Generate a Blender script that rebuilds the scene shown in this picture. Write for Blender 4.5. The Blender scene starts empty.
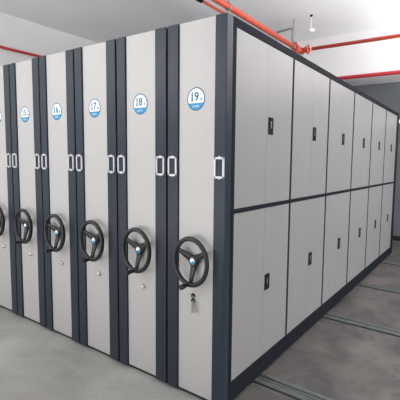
import bpy, bmesh, math, random
from mathutils import Vector, Matrix
random.seed(3)
scene = bpy.context.scene
COL = scene.collection
PI = math.pi

# ------------------------------------------------------------------ materials
def lin(c):
    c = c / 255.0
    return c / 12.92 if c <= 0.04045 else ((c + 0.055) / 1.055) ** 2.4

def mat(name, rgb, rough=0.5, metal=0.0, spec=0.5, coat=0.0, noise=None, bump=None):
    """Principled paint with an optional faint procedural mottle and bump."""
    m = bpy.data.materials.new(name)
    m.use_nodes = True
    nt = m.node_tree
    b = nt.nodes['Principled BSDF']
    base = (lin(rgb[0]), lin(rgb[1]), lin(rgb[2]), 1)
    b.inputs['Base Color'].default_value = base
    b.inputs['Roughness'].default_value = rough
    b.inputs['Metallic'].default_value = metal
    b.inputs['Specular IOR Level'].default_value = spec
    b.inputs['Coat Weight'].default_value = coat
    tc = nt.nodes.new('ShaderNodeTexCoord')
    if noise:
        sc, amt = noise
        n = nt.nodes.new('ShaderNodeTexNoise')
        n.inputs['Scale'].default_value = sc
        n.inputs['Detail'].default_value = 5
        nt.links.new(tc.outputs['Object'], n.inputs['Vector'])
        r = nt.nodes.new('ShaderNodeValToRGB')
        r.color_ramp.elements[0].position = 0.3
        r.color_ramp.elements[1].position = 0.7
        r.color_ramp.elements[0].color = tuple(x * (1 - amt) for x in base[:3]) + (1,)
        r.color_ramp.elements[1].color = tuple(min(1, x * (1 + amt)) for x in base[:3]) + (1,)
        nt.links.new(n.outputs['Fac'], r.inputs['Fac'])
        nt.links.new(r.outputs['Color'], b.inputs['Base Color'])
    if bump:
        sc, st = bump
        n2 = nt.nodes.new('ShaderNodeTexNoise')
        n2.inputs['Scale'].default_value = sc
        nt.links.new(tc.outputs['Object'], n2.inputs['Vector'])
        bp = nt.nodes.new('ShaderNodeBump')
        bp.inputs['Strength'].default_value = st
        bp.inputs['Distance'].default_value = 0.002
        nt.links.new(n2.outputs['Fac'], bp.inputs['Height'])
        nt.links.new(bp.outputs['Normal'], b.inputs['Normal'])
    return m

M = {}
M['panel'] = mat('light_grey_panel_paint', (181, 178, 176), 0.42, noise=(3, 0.015))
M['door'] = mat('shaded_door_paint', (143, 142, 140), 0.32, spec=0.35, noise=(2, 0.02))  # panel paint made darker, the dimmer light on the side put into the colour
M['dark'] = mat('slate_post_paint', (42, 48, 59), 0.36, spec=0.25, noise=(4, 0.05))
M['frame'] = mat('charcoal_frame_paint', (34, 36, 42), 0.65, spec=0.05)
M['dark_steel'] = mat('black_plinth_steel', (32, 33, 36), 0.6)  # plain dark colour of plinths, baseboard and corner carcass
M['body'] = mat('grey_carcass_steel', (150, 150, 150), 0.5)
M['rubber'] = mat('black_wheel_plastic', (25, 24, 26), 0.4, bump=(300, 0.1))
M['black'] = mat('black_plastic', (16, 16, 17), 0.6, spec=0.15)
M['key'] = mat('nickel_key', (150, 148, 144), 0.4, metal=0.7)
M['chrome'] = mat('polished_chrome', (215, 215, 215), 0.22, metal=1.0)
M['holder'] = mat('satin_aluminium', (205, 206, 209), 0.4, metal=0.25)
M['white'] = mat('white_sign_vinyl', (240, 242, 244), 0.4)
M['blue'] = mat('blue_sign_vinyl', (10, 138, 188), 0.45)
M['ink'] = mat('blue_number_ink', (14, 108, 148), 0.5)
M['brown'] = mat('brown_ink', (84, 62, 50), 0.6)
M['pipe'] = mat('orange_red_pipe_paint', (214, 84, 60), 0.33, noise=(8, 0.06))
M['crimson'] = mat('crimson_pipe_paint', (196, 48, 58), 0.35)
M['steel'] = mat('galvanised_steel', (150, 150, 152), 0.5, metal=0.3)
M['rail'] = mat('worn_rail_steel', (104, 109, 106), 0.42, metal=0.75, noise=(12, 0.15))
M['groove'] = mat('rail_groove_grime', (40, 42, 42), 0.7)
M['ceiling'] = mat('white_ceiling_paint', (243, 245, 248), 0.9, noise=(1.2, 0.02), bump=(60, 0.15))
M['wall'] = mat('white_wall_paint', (240, 240, 239), 0.85, noise=(1.0, 0.02))
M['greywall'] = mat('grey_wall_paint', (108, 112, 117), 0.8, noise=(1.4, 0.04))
M['beam'] = mat('beam_paint', (240, 238, 238), 0.85, noise=(1.0, 0.02))

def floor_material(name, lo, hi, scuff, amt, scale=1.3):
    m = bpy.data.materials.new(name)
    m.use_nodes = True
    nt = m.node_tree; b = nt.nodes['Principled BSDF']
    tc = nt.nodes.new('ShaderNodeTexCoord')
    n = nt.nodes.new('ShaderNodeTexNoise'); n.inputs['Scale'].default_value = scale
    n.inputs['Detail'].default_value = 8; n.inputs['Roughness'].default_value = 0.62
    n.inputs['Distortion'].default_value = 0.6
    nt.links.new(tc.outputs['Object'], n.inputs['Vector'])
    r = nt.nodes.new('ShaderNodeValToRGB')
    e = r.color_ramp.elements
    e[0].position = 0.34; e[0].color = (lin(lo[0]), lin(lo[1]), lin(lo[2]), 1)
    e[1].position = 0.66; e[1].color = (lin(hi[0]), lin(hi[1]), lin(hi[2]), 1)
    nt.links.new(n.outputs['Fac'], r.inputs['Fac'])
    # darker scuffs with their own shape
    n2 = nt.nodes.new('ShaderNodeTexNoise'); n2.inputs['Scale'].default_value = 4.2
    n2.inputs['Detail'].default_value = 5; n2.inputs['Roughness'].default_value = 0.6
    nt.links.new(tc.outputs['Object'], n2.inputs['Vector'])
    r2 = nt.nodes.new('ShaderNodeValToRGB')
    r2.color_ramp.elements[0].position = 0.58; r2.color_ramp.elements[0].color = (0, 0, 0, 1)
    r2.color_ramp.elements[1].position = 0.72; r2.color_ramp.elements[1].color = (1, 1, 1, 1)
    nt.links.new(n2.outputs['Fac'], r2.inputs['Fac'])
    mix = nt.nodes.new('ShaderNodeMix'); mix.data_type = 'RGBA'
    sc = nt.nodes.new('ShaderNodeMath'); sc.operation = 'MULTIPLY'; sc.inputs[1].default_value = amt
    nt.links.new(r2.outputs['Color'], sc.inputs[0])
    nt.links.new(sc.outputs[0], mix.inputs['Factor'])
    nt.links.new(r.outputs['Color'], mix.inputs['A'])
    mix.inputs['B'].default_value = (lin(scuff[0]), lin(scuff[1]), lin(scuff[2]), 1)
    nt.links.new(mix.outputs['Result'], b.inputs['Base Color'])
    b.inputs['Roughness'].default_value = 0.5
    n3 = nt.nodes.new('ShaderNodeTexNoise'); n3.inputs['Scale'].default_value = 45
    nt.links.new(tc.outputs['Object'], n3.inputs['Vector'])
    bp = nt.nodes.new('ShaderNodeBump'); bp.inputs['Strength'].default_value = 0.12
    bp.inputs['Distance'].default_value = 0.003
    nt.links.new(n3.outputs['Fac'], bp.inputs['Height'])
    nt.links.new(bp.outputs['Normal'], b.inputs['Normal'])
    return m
M['floor'] = floor_material('sealed_concrete', (149, 147, 143), (184, 182, 177), (126, 123, 119), 0.35)
M['shaded_floor'] = floor_material('shaded_concrete', (54, 52, 51), (98, 93, 90), (38, 37, 38), 0.7, 2.6)  # bay floor colour darkened to stand in for the aisle shade

lamp = bpy.data.materials.new('lit_tube'); lamp.use_nodes = True
_b = lamp.node_tree.nodes['Principled BSDF']
_b.inputs['Emission Color'].default_value = (1, 0.98, 0.95, 1)
_b.inputs['Emission Strength'].default_value = 1.6
M['lamp'] = lamp

# ------------------------------------------------------------------ mesh helpers
def box(bm, x0, x1, y0, y1, z0, z1, bev=0.0, seg=1):
    vs = [bm.verts.new((x, y, z)) for x in (x0, x1) for y in (y0, y1) for z in (z0, z1)]
    fs = [(0, 1, 3, 2), (4, 6, 7, 5), (0, 4, 5, 1), (2, 3, 7, 6), (0, 2, 6, 4), (1, 5, 7, 3)]
    faces = [bm.faces.new([vs[i] for i in f]) for f in fs]
    if bev:
        ed = list({e for f in faces for e in f.edges})
        bmesh.ops.bevel(bm, geom=ed, offset=bev, segments=seg, affect='EDGES', profile=0.5)

def frame_of(d):
    d = d.normalized()
    a = Vector((0, 0, 1)) if abs(d.z) < 0.9 else Vector((1, 0, 0))
    u = d.cross(a).normalized()
    return u, d.cross(u).normalized()

def lathe(bm, origin, axis, prof, n=24):
    """prof: list of (distance along axis, radius); closed with caps."""
    o = Vector(origin); d = Vector(axis).normalized(); u, v = frame_of(d)
    rings = []
    for (t, r) in prof:
        rings.append([bm.verts.new(o + d * t + (u * math.cos(2 * PI * i / n) + v * math.sin(2 * PI * i / n)) * max(r, 1e-5)) for i in range(n)])
    for a, b in zip(rings[:-1], rings[1:]):
        for i in range(n):
            f = bm.faces.new((a[i], a[(i + 1) % n], b[(i + 1) % n], b[i])); f.smooth = True
    bm.faces.new(rings[0][::-1]); bm.faces.new(rings[-1])

def tube(bm, p0, p1, r, n=16):
    p0, p1 = Vector(p0), Vector(p1)
    lathe(bm, p0, p1 - p0, [(0, r), ((p1 - p0).length, r)], n)

def torus(bm, c, axis, R, r, n=48, k=12, sq=1.0):
    c = Vector(c); d = Vector(axis).normalized(); u, v = frame_of(d)
    rings = []
    for i in range(n):
        a = 2 * PI * i / n; e = u * math.cos(a) + v * math.sin(a)
        rings.append([bm.verts.new(c + e * (R + r * math.cos(2 * PI * j / k)) + d * (r * sq * math.sin(2 * PI * j / k))) for j in range(k)])
    for i in range(n):
        a, b = rings[i], rings[(i + 1) % n]
        for j in range(k):
            f = bm.faces.new((a[j], a[(j + 1) % k], b[(j + 1) % k], b[j])); f.smooth = True

def prism(bm, pts, y0, y1, bev=0.0):
    """pts in (x, z), extruded along y."""
    a = [bm.verts.new((x, y0, z)) for x, z in pts]
    b = [bm.verts.new((x, y1, z)) for x, z in pts]
    n = len(pts)
    fs = [bm.faces.new(a), bm.faces.new(b[::-1])]
    for i in range(n):
        fs.append(bm.faces.new((a[i], b[i], b[(i + 1) % n], a[(i + 1) % n])))
    if bev:
        ed = list({e for f in fs for e in f.edges})
        bmesh.ops.bevel(bm, geom=ed, offset=bev, segments=2, affect='EDGES', profile=0.5)

def obj(name, bm, material, parent=None, loc=(0, 0, 0)):
    bmesh.ops.recalc_face_normals(bm, faces=bm.faces[:])
    me = bpy.data.meshes.new(name); bm.to_mesh(me); bm.free()
    for m_ in (material if isinstance(material, (list, tuple)) else [material]):
        me.materials.append(m_)
    o = bpy.data.objects.new(name, me); COL.objects.link(o)
    o.location = loc
    if parent: o.parent = parent
    return o

def thing(name, label, cat, loc=(0, 0, 0), group=None):
    o = bpy.data.objects.new(name, None); COL.objects.link(o)
    o.empty_display_size = 0.1
    o.location = loc; o['label'] = label; o['category'] = cat
    if group: o['group'] = group
    return o

def struct(name, bm, m):
    o = obj(name, bm, m); o['kind'] = 'structure'; return o

def B(): return bmesh.new()

def text_mesh(body, size, thick):
    cu = bpy.data.curves.new('text', 'FONT'); cu.body = body; cu.size = size
    cu.extrude = thick / 2; cu.offset = 0.0017; cu.align_x = 'CENTER'; cu.align_y = 'CENTER'
    to = bpy.data.objects.new('text', cu); COL.objects.link(to)
    bpy.context.view_layer.update()
    dg = bpy.context.evaluated_depsgraph_get()
    me = bpy.data.meshes.new_from_object(to.evaluated_get(dg))
    bpy.data.objects.remove(to); bpy.data.curves.remove(cu)
    bm = B(); bm.from_mesh(me); bpy.data.meshes.remove(me)
    bmesh.ops.transform(bm, matrix=Matrix.Rotation(PI / 2, 4, 'X'), verts=bm.verts[:])
    return bm

# ------------------------------------------------------------------ room
CEIL = 3.9
LX = -5.86          # left wall
BY = 5.9            # back wall
RX = 7.5; FY = -7.0
bm = B()     # one slab: pale sealed concrete in front, aisle shade painted in as a darker colour in the shelving bay
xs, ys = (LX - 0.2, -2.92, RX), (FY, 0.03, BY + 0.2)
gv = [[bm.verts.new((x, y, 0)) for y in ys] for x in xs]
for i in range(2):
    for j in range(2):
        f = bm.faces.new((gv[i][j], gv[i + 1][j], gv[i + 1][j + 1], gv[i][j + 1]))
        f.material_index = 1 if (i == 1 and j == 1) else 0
struct('floor', bm, [M['floor'], M['shaded_floor']])
bm = B(); box(bm, LX - 0.2, RX, FY, BY + 0.2, CEIL, CEIL + 0.2); struct('ceiling', bm, M['ceiling'])
bm = B(); box(bm, LX - 0.2, LX, FY, BY + 0.2, 0, CEIL); struct('wall_left', bm, M['wall'])
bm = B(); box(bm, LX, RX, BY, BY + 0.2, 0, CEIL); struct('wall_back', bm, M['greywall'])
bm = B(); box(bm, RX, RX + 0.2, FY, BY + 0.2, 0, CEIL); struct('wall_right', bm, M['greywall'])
bm = B(); box(bm, LX, RX, BY - 0.015, BY, 0, 0.09, 0.003); struct('baseboard_back', bm, M['dark_steel'])
bm = B(); box(bm, LX, RX, 5.3, BY, 3.05, CEIL); struct('trim_1', bm, M['beam'])   # downstand beam along the back

# ------------------------------------------------------------------ shelving units
H = 2.3
DEPTH = 4.7
PF = 0.010           # the light panel lies back from the posts by this much
S0, S = 0.095, 0.7433
ZB, ZM0, ZM1, ZT = 0.142, 1.185, 1.211, 2.251

def card_holder(parent, x):
    """open label frame screwed to a post, ears above and below"""
    bm = B()
    w, h, t, d = 0.073, 0.122, 0.0125, 0.007
    z = 1.455
    box(bm, x - w / 2, x - w / 2 + t, -d, 0.001, z - h / 2, z + h / 2, 0.0015)
    box(bm, x + w / 2 - t, x + w / 2, -d, 0.001, z - h / 2, z + h / 2, 0.0015)
    box(bm, x - w / 2, x + w / 2, -d, 0.001, z + h / 2 - t, z + h / 2, 0.0015)
    box(bm, x - w / 2, x + w / 2, -d, 0.001, z - h / 2, z - h / 2 + t, 0.0015)
    for s in (-1, 1):
        lathe(bm, (x, 0.0, z + s * (h / 2 + 0.001)), (0, -1, 0), [(0, 0.0055), (0.004, 0.0055), (0.005, 0.004)], 14)
    return obj('card_holder', bm, M['holder'], parent)

def make_wheel(root, cx):
    cx -= 0.001
    cz, y = 0.889, -0.040
    KX, KZ = 0.125, 0.140        # the rim measures a little narrower than tall
    def sq(bm):
        bmesh.ops.scale(bm, vec=(KX / KZ, 1, 1), verts=bm.verts[:], space=Matrix.Translation((-cx, 0, 0)))
    bm = B(); torus(bm, (cx, y, cz), (0, 1, 0), KZ, 0.0148, 56, 14, 1.0); sq(bm)
    w = obj('hand_wheel', bm, M['rubber'], root)
    for ang in (150, 30, 270):
        a = math.radians(ang); e = Vector((math.cos(a), math.sin(a))); n = Vector((-e.y, e.x))
        c = Vector((cx, cz))
        bm = B()
        rings = []
        for t, hw, yy in ((0.012, 0.030, -0.012), (0.045, 0.026, -0.015), (0.09, 0.018, -0.028), (0.133, 0.0145, -0.040)):
            rings.append([bm.verts.new((*(lambda q: (q.x, yy + dy, q.y))(c + e * t + n * (hw * k)),)) for k, dy in
                          ((-1, 0.0), (-0.7, -0.008), (0.7, -0.008), (1, 0.0), (0.7, 0.008), (-0.7, 0.008))])
        for r0, r1 in zip(rings[:-1], rings[1:]):
            for i in range(6):
                f = bm.faces.new((r0[i], r0[(i + 1) % 6], r1[(i + 1) % 6], r1[i])); f.smooth = True
        bm.faces.new(rings[0]); bm.faces.new(rings[-1]); sq(bm)
        obj('spoke', bm, M['rubber'], w)
    bm = B(); lathe(bm, (cx, PF, cz), (0, -1, 0), [(0, 0.028), (0.008, 0.024), (0.012, 0.024), (0.015, 0.036), (0.031, 0.033), (0.035, 0.027)], 28)
    obj('hub', bm, M['rubber'], w)
    # badge: white disc with a blue lower swoop
    bm = B(); lathe(bm, (cx, -0.0225, cz), (0, -1, 0), [(0, 0.0205), (0.003, 0.0205), (0.004, 0.0185)], 28); sq(bm)
    obj('hub_badge', bm, M['white'], w)
    pts = []
    for i in range(13):
        a = PI + PI * i / 12; pts.append((cx + 0.0195 * math.cos(a), cz - 0.002 + 0.0178 * math.sin(a)))
    for i in range(1, 6):
        t = i / 6; pts.append((cx + 0.0195 - 0.039 * t, cz - 0.002 + 0.0045 * math.sin(2 * PI * t)))
    bm = B(); prism(bm, pts, -0.0280, -0.0262); sq(bm)
    obj('badge_swoosh', bm, M['blue'], w)
    # crank knob on the rim
    a = math.radians(264); kx, kz = cx + KX * math.cos(a), cz + KZ * math.sin(a)
    bm = B(); lathe(bm, (kx, y, kz), (0, -1, 0), [(0, 0.012), (0.02, 0.0115), (0.04, 0.0135), (0.054, 0.0165), (0.068, 0.0165), (0.074, 0.011)], 20)
    obj('crank_knob', bm, M['rubber'], w)

def make_sign(root, cx, num):
    cx -= 0.009
    cz, R = 1.853, 0.067
    y = PF
    bm = B(); lathe(bm, (cx, y, cz), (0, -1, 0), [(0, R), (0.002, R)], 48)
    s = obj('number_sign', bm, M['white'], root)
    bm = B()
    torus(bm, (cx, y - 0.002, cz), (0, 1, 0), R - 0.003, 0.0034, 56, 8, 0.5)
    obj('sign_ring', bm, M['ink'], s)
    a0 = math.asin(0.024 / R); pts = []
    for i in range(25):
        a = PI + a0 + (PI - 2 * a0) * i / 24
        pts.append((cx + (R - 0.001) * math.cos(a), cz + (R - 0.001) * math.sin(a)))
    bm = B(); prism(bm, pts, y - 0.0030, y - 0.0015); obj('sign_band', bm, M['blue'], s)
    if num:
        bm = text_mesh(num, 0.068, 0.001)
        bmesh.ops.translate(bm, verts=bm.verts[:], vec=(cx - 0.012, y - 0.0028, cz + 0.012))
        if num[0] == '1':      # foot serif under the one
            zb = min(v.co.z for v in bm.verts); xa = min(v.co.x for v in bm.verts)
            foot = [v.co.x for v in bm.verts if v.co.z < zb + 0.004 and v.co.x < xa + 0.022]
            box(bm, min(foot) - 0.005, max(foot) + 0.005, y - 0.0033, y - 0.0023, cz - 0.0125, cz - 0.0075)
        obj('sign_number', bm, M['ink'], s)
        bm = B()   # the small brown character after the number
        mx, mz = cx + 0.040, cz - 0.002
        for (x0, x1, z0, z1) in ((-.009, .003, -.0095, -.0075), (-.007, .001, .0055, .0075), (-.0045, -.0025, -.007, .006), (-.006, .000, -.001, .001),
                                 (.0025, .004, -.003, .006), (.0055, .0075, -.007, .0075)):
            box(bm, mx + x0, mx + x1, y - 0.0034, y - 0.002, mz + z0, mz + z1)
        obj('sign_character', bm, M['brown'], s)
    bm = B()       # small white caption in the band, strokes too small to read
    for k in range(4):
        x = cx - 0.0195 + k * 0.013; z = cz - 0.043
        box(bm, x - .0045, x + .0045, y - .004, y - .0025, z + .003, z + .0048)
        box(bm, x - .001, x + .001, y - .004, y - .0025, z - .006, z + .006)
        box(bm, x - .004, x + .004, y - .004, y - .0025, z - .004, z - .0022)
    obj('sign_caption', bm, M['white'], s)

def make_lock(root, x, double):
    zs = (0.664, 0.632) if double else (0.635,)
    for i, z in enumerate(zs):
        if double:
            bm = B(); lathe(bm, (x, PF, z), (0, -1, 0), [(0, 0.0145), (0.006, 0.0145), (0.008, 0.012)], 20)
            l = obj('lock', bm, M['black'], root)
            bm = B(); lathe(bm, (x, PF - 0.008, z), (0, -1, 0), [(0, 0.004), (0.004, 0.004)], 14)
            box(bm, x + 0.006, x + 0.024, PF - 0.02, PF - 0.017, z - 0.002, z + 0.006, 0.001)
            obj('key', bm, M['key'], l)
            if i == 1:
                bm = B()
                torus(bm, (x + 0.018, PF - 0.02, z - 0.002), (0.3, 1, 0.1), 0.011, 0.0012, 20, 6)
                for dx, dz, rot in ((0.012, -0.04, 0.16), (0.018, -0.036, -0.1)):
                    b2 = B(); box(b2, -.005, .005, -.001, .001, -.030, .006, .0005); box(b2, -.010, .010, -.001, .001, .004, .026, .0008)
                    bmesh.ops.transform(b2, matrix=Matrix.Translation((x + dx, PF - 0.02 - dx * .2, z + dz)) @ Matrix.Rotation(rot, 4, 'Y'), verts=b2.verts[:])
                    me = bpy.data.meshes.new('t'); b2.to_mesh(me); b2.free(); bm.from_mesh(me); bpy.data.meshes.remove(me)
                obj('key_bunch', bm, M['key'], l)
        else:
            bm = B(); lathe(bm, (x, PF, z), (0, -1, 0), [(0, 0.018), (0.004, 0.018), (0.007, 0.013), (0.014, 0.012), (0.016, 0.008)], 20)
            box(bm, x - 0.004, x + 0.028, PF - 0.021, PF - 0.015, z - 0.010, z + 0.001, 0.0015)
            obj('lock', bm, M['chrome'], root)

def make_unit(xl, xr, num, label, wl, wr, corner=False):
    cx0 = (xl + xr) / 2
    root = thing('mobile_shelving_unit', label, 'cabinet', (cx0, 0, 0), 'numbered mobile shelving units in the row')
    l, r = xl - cx0, xr - cx0
    cx = (l + wl + 0.009 + r - wr) / 2
    for (a, b) in ((l, l + wl), (r - wr, r)):
        bm = B(); box(bm, a, b, 0, 0.06, 0.02, H, 0.0035, 2)
        p = obj('end_post', bm, M['dark'], root)
        card_holder(p, (a + b) / 2)
    bm = B(); box(bm, l + wl + 0.001, r - wr - 0.001, PF, 0.05, 0.03, H + 0.001, 0.004, 2)
    obj('end_panel', bm, M['panel'], root)
    bm = B(); box(bm, l + 0.02, r - 0.03, 0.03, DEPTH - 0.03, 0, 0.06)
    obj('plinth', bm, M['dark_steel'], root)
    bm = B(); box(bm, l + 0.004, r - (0.026 if corner else 0.004), 0.055, DEPTH, 0.06, H - 0.004)
    obj('carcass', bm, M['dark_steel'] if corner else M['body'], root)
    make_sign(root, cx, num)
    make_wheel(root, cx)
    make_lock(root, cx - (0.021 if corner else -0.012), corner)
    if corner:
        bm = B()
        f0, f1 = r - 0.02, r
        def fb(y0, y1, z0, z1): box(bm, f0, f1, y0, y1, z0, z1, 0.0015)
        fb(0.06, S0, 0.02, H); fb(S0 + 6 * S - 0.005, DEPTH, 0.02, H)
        ye = S0 + 6 * S
        fb(S0, ye, 0.02, ZB); fb(S0, ye, ZM0, ZM1); fb(S0, ye, ZT, H)
        for k in range(1, 6):
            yc = S0 + S * k - 0.004
            fb(yc - 0.011, yc + 0.011, ZB, ZM0); fb(yc - 0.011, yc + 0.011, ZM1, ZT)
        obj('side_frame', bm, M['frame'], root)
        for k in range(6):
            y0 = S0 + S * k + (0.009 if k else 0.002)
            y1 = S0 + S * (k + 1) - (0.017 if k < 5 else 0.008)
            ym = (y0 + y1) / 2
            for (z0, z1, hz) in ((ZB, ZM0, 0.664), (ZM1, ZT, 1.733)):
                for side in (0, 1):
                    a, b = (y0, ym - 0.0003) if side == 0 else (ym + 0.0003, y1)
                    bm = B(); box(bm, r - 0.022, r - 0.003, a, b, z0 + 0.002, z1 - 0.002, 0.0008)
                    d = obj('cabinet_door', bm, M['door'], root)
                    if side == 1:
                        hy = ym + 0.05
                        bm = B()      # recessed black handle surround
                        box(bm, r - 0.004, r + 0.003, hy - 0.031, hy + 0.031, hz - 0.056, hz - 0.028, 0.002)
                        box(bm, r - 0.004, r + 0.003, hy - 0.031, hy + 0.031, hz + 0.042, hz + 0.056, 0.002)
                        box(bm, r - 0.004, r + 0.003, hy - 0.031, hy - 0.012, hz - 0.03, hz + 0.045, 0.002)
                        box(bm, r - 0.004, r + 0.003, hy + 0.012, hy + 0.031, hz - 0.03, hz + 0.045, 0.002)
                        box(bm, r - 0.004, r - 0.001, hy - 0.02, hy + 0.02, hz - 0.04, hz + 0.05)
                        lathe(bm, (r + 0.002, hy, hz - 0.042), (1, 0, 0), [(0, 0.008), (0.0025, 0.008), (0.003, 0.005)], 14)
                        obj('handle_surround', bm, M['black'], d)
                        bm = B(); box(bm, r - 0.002, r + 0.005, hy - 0.005, hy + 0.005, hz - 0.016, hz + 0.030, 0.002, 2)
                        obj('handle_lever', bm, M['chrome'], d)
    return root

P = 0.48
make_unit(-0.442, 0.004, '19', 'corner shelving unit numbered 19 with grey side doors and keys in the lock', 0.086, 0.081, corner=True)
LAB = {'18': 'shelving unit numbered 18 with black hand wheel, left of the corner unit',
       '17': 'shelving unit numbered 17 with black hand wheel, between 16 and 18',
       '16': 'shelving unit numbered 16 with black hand wheel, between 15 and 17',
       '15': 'shelving unit numbered 15 with black hand wheel, second from the left picture edge',
       '14': 'leftmost shelving unit, cut off by the left edge of the picture'}
for i, n in enumerate(('18', '17', '16', '15', '14')):
    xr = -0.456 - P * i
    make_unit(xr - 0.465, xr, n if n != '14' else None, LAB[n], 0.087, 0.097)

# ------------------------------------------------------------------ floor rails
RL = ['steel floor rail nearest the camera, coming out under the corner shelving unit',
      'steel floor rail, second from the camera, beside the grey doors',
      'steel floor rail, third from the camera, beside the grey doors',
      'farthest steel floor rail, near the back wall']
for yc, lab in zip((0.425, 1.69, 2.83, 4.07), RL):
    t = thing('floor_rail', lab, 'rail', (0, yc, 0), 'steel rails let into the aisle floor')
    bm = B()
    box(bm, -2.9, 4.5, -0.060, 0.060, 0.0, 0.003)
    obj('rail_bed', bm, M['groove'], t)
    for (a, b, h) in ((-0.060, -0.016, 0.013), (-0.008, 0.016, 0.009), (0.026, 0.058, 0.009)):
        bm = B(); box(bm, -2.9, 4.5, a, b, 0.002, h, 0.003, 2)
        obj('rail_bar', bm, M['rail'], t)

# ------------------------------------------------------------------ pipes
PX, PZ, TY = -1.68, 3.45, 4.455
t = thing('sprinkler_main_pipe', 'thick orange-red sprinkler pipe running above the corner unit to a tee', 'pipe', (PX, 1.0, PZ))
def L(x, y, z): return (x - PX, y - 1.0, z - PZ)
bm = B(); tube(bm, L(PX, 0.2, PZ), L(PX, TY + 0.05, PZ), 0.040, 24); obj('pipe', bm, M['pipe'], t)
bm = B(); tube(bm, L(PX, TY - 0.16, PZ), L(PX, TY + 0.09, PZ), 0.055, 24)
lathe(bm, L(PX + 0.02, TY, PZ), (1, 0, 0), [(0, 0.055), (0.05, 0.042), (0.07, 0.034)], 24); obj('tee', bm, M['pipe'], t)
for yy in (TY - 0.17,):
    bm = B(); lathe(bm, L(PX, yy - 0.03, PZ), (0, 1, 0), [(0, 0.058), (0.008, 0.068), (0.052, 0.068), (0.06, 0.058)], 24)
    box(bm, -0.02, 0.02, yy - 1.0 - 0.02, yy - 1.0 + 0.02, 0.06, 0.10, 0.004)
    obj('coupling', bm, M['pipe'], t)
for yy in (2.30, 4.17):
    bm = B(); torus(bm, L(PX, yy, PZ), (0, 1, 0), 0.046, 0.007, 28, 8, 2.2)
    tube(bm, L(PX, yy, PZ + 0.045), L(PX, yy, CEIL), 0.007, 10)
    lathe(bm, L(PX, yy, PZ + 0.05), (0, 0, 1), [(0, 0.014), (0.03, 0.014)], 8)
    obj('pipe_hanger', bm, M['steel'], t)
# trapeze bracket behind the pipe
bm = B()
tube(bm, L(-2.213, 4.591, 3.885), L(-1.884, 4.528, 3.885), 0.012, 10)
tube(bm, L(-2.213, 4.591, 3.9), L(-2.213, 4.591, 3.80), 0.008, 10)
tube(bm, L(-1.884, 4.528, 3.9), L(-1.884, 4.528, 3.69), 0.009, 10)
tube(bm, L(-1.884, 4.528, 3.69), L(-1.70, 4.42, 3.50), 0.009, 10)
obj('hanger_bracket', bm, M['steel'], t)

t = thing('sprinkler_branch_pipe', 'orange-red branch pipe running right from the tee below the white ceiling', 'pipe', (PX + 0.08, TY, PZ))
bm = B(); tube(bm, (0.03, 0, 0), (6.5, 0, 0), 0.029, 20); obj('pipe', bm, M['pipe'], t)
bm = B(); lathe(bm, (0.005, 0, 0), (1, 0, 0), [(0.022, 0.034), (0.024, 0.056), (0.034, 0.056), (0.038, 0.033), (0.055, 0.033), (0.06, 0.062), (0.085, 0.062), (0.092, 0.036)], 24)
for dz in (-1, 1):
    box(bm, 0.06, 0.095, -0.015, 0.015, dz * 0.06 - 0.02, dz * 0.06 + 0.02, 0.004)
obj('coupling', bm, M['pipe'], t)
bm = B(); lathe(bm, (0.125, 0, 0), (1, 0, 0), [(0, 0.034), (0.02, 0.034)], 20); obj('pipe_collar', bm, M['white'], t)
bm = B(); torus(bm, (2.4, 0, 0), (1, 0, 0), 0.034, 0.005, 24, 8, 2.0); tube(bm, (2.4, 0, 0.033), (2.4, 0, CEIL - PZ), 0.006, 10)
obj('pipe_hanger', bm, M['steel'], t)

t = thing('conduit_pipe', 'thin red pipe with a black end cap beside the thick sprinkler pipe', 'pipe', (-1.86, 1.95, 3.45))
bm = B(); tube(bm, (0, 0.0, 0), (0, 3.0, 0), 0.018, 16); obj('pipe', bm, M['pipe'], t)
bm = B(); lathe(bm, (0, -0.06, 0), (0, 1, 0), [(0, 0.026), (0.01, 0.032), (0.10, 0.032), (0.11, 0.024)], 20); obj('end_cap', bm, M['black'], t)

t = thing('beam_pipe', 'crimson pipe running along the foot of the beam at the back', 'pipe', (-1.0, 5.262, 3.085))
bm = B(); tube(bm, (-4.6, 0, 0), (7.0, 0, 0), 0.034, 20); obj('pipe', bm, M['crimson'], t)
for xx in (-3.5, -1.0, 2.0, 5.0):
    bm = B(); torus(bm, (xx, 0, 0), (1, 0, 0), 0.036, 0.004, 24, 8, 2.0); obj('pipe_clip', bm, M['steel'], t)

t = thing('wall_pipe', 'thin red pipe running along the left wall', 'pipe', (LX + 0.06, 0.0, 3.31))
bm = B(); tube(bm, (0, -3.0, 0), (0, 5.8, 0), 0.023, 16); obj('pipe', bm, M['crimson'], t)
for yy in (0.0, 2.5, 5.0):
    bm = B(); torus(bm, (0, yy, 0), (0, 1, 0), 0.025, 0.003, 20, 8, 2.0); box(bm, -0.06, -0.02, yy - 0.01, yy + 0.01, -0.01, 0.01)
    obj('pipe_clip', bm, M['steel'], t)

# small white detector on a drop rod
t = thing('ceiling_detector', 'small white detector hanging on a rod from the ceiling above the branch pipe', 'detector', (-1.351, 4.159, CEIL))
bm = B(); lathe(bm, (0, 0, 0), (0, 0, -1), [(0, 0.022), (0.012, 0.022), (0.03, 0.012)], 18); obj('ceiling_rose', bm, M['black'], t)
bm = B(); tube(bm, (0, 0, -0.02), (0, 0, -0.24), 0.006, 10); obj('drop_rod', bm, M['white'], t)
bm = B(); lathe(bm, (0, 0, -0.225), (0, 0, -1), [(0, 0.03), (0.01, 0.062), (0.028, 0.062), (0.045, 0.04), (0.05, 0.02)], 24); obj('detector_head', bm, M['white'], t)

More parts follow.
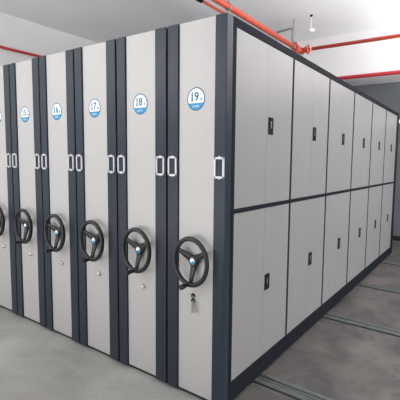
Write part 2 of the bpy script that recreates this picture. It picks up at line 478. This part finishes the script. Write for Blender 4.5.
# lamp batten on the back wall, its streak shows in the doors
t = thing('wall_lamp', 'lit white tube lamp on the grey back wall past the last door', 'lamp', (0.5, BY, 2.30))
bm = B(); box(bm, -0.9, 0.9, -0.04, 0, -0.035, 0.035, 0.004); obj('lamp_body', bm, M['white'], t)
bm = B(); tube(bm, (-0.86, -0.055, 0), (0.86, -0.055, 0), 0.018, 16); obj('tube', bm, M['lamp'], t)

# ------------------------------------------------------------------ lights
def area(name, loc, target, sx, sy, power, col=(1, 1, 1)):
    d = bpy.data.lights.new(name, 'AREA'); d.shape = 'RECTANGLE'; d.size = sx; d.size_y = sy
    d.energy = power; d.color = col
    o = bpy.data.objects.new(name, d); COL.objects.link(o); o.location = loc
    o.rotation_euler = (Vector(target) - Vector(loc)).to_track_quat('-Z', 'Y').to_euler()
    return o
area('ceiling_light', (-4.6, -4.6, 3.4), (-1.8, 0, 1.0), 3.5, 1.2, 92, (1, 0.995, 0.985))
area('right_ceiling_fill', (3.0, 3.0, 2.45), (3.0, 3.001, 3.9), 3.8, 5.0, 540, (1, 1, 1))  # added fill facing up to brighten the ceiling, no fixture there
area('front_ceiling_fill', (-1.4, -3.6, 0.9), (-1.4, -2.5, 3.9), 5.0, 3.0, 165, (1, 1, 1))  # unseen fill added behind the camera, lifts the ceiling from below
area('side_fill', (7.3, 2.2, 0.8), (0, 2.4, 0.3), 5.0, 1.2, 130, (0.98, 0.99, 1))  # added low fill for the lower doors, the wall has no window

w = bpy.data.worlds.new('world'); scene.world = w; w.use_nodes = True
w.node_tree.nodes['Background'].inputs['Color'].default_value = (0.93, 0.96, 1.0, 1)
w.node_tree.nodes['Background'].inputs['Strength'].default_value = 0.5

# ------------------------------------------------------------------ camera
yaw, pit, rol = -0.5578, 0.0884, 0.0212
F = Vector((math.sin(yaw) * math.cos(pit), math.cos(yaw) * math.cos(pit), -math.sin(pit)))
R0 = Vector((math.cos(yaw), -math.sin(yaw), 0)); U0 = R0.cross(F)
R1 = R0 * math.cos(rol) + U0 * math.sin(rol); U1 = -R0 * math.sin(rol) + U0 * math.cos(rol)
cd = bpy.data.cameras.new('camera'); cam = bpy.data.objects.new('camera', cd); COL.objects.link(cam)
mw = Matrix.Identity(4)
for i in range(3):
    mw[i][0] = R1[i]; mw[i][1] = U1[i]; mw[i][2] = -F[i]
mw.translation = Vector((1.2478, -1.6889, 1.501))
cam.matrix_world = mw
cd.sensor_width = 36; cd.lens = 371.4962 / 400 * 36
cd.shift_x = -53.38 / 400; cd.shift_y = -6.609 / 400
cd.clip_start = 0.05
scene.camera = cam

scene.view_settings.view_transform = 'Standard'
scene.view_settings.look = 'None'
scene.view_settings.gamma = 1.0
scene.view_settings.exposure = 0.0
scene.view_settings.use_curve_mapping = False
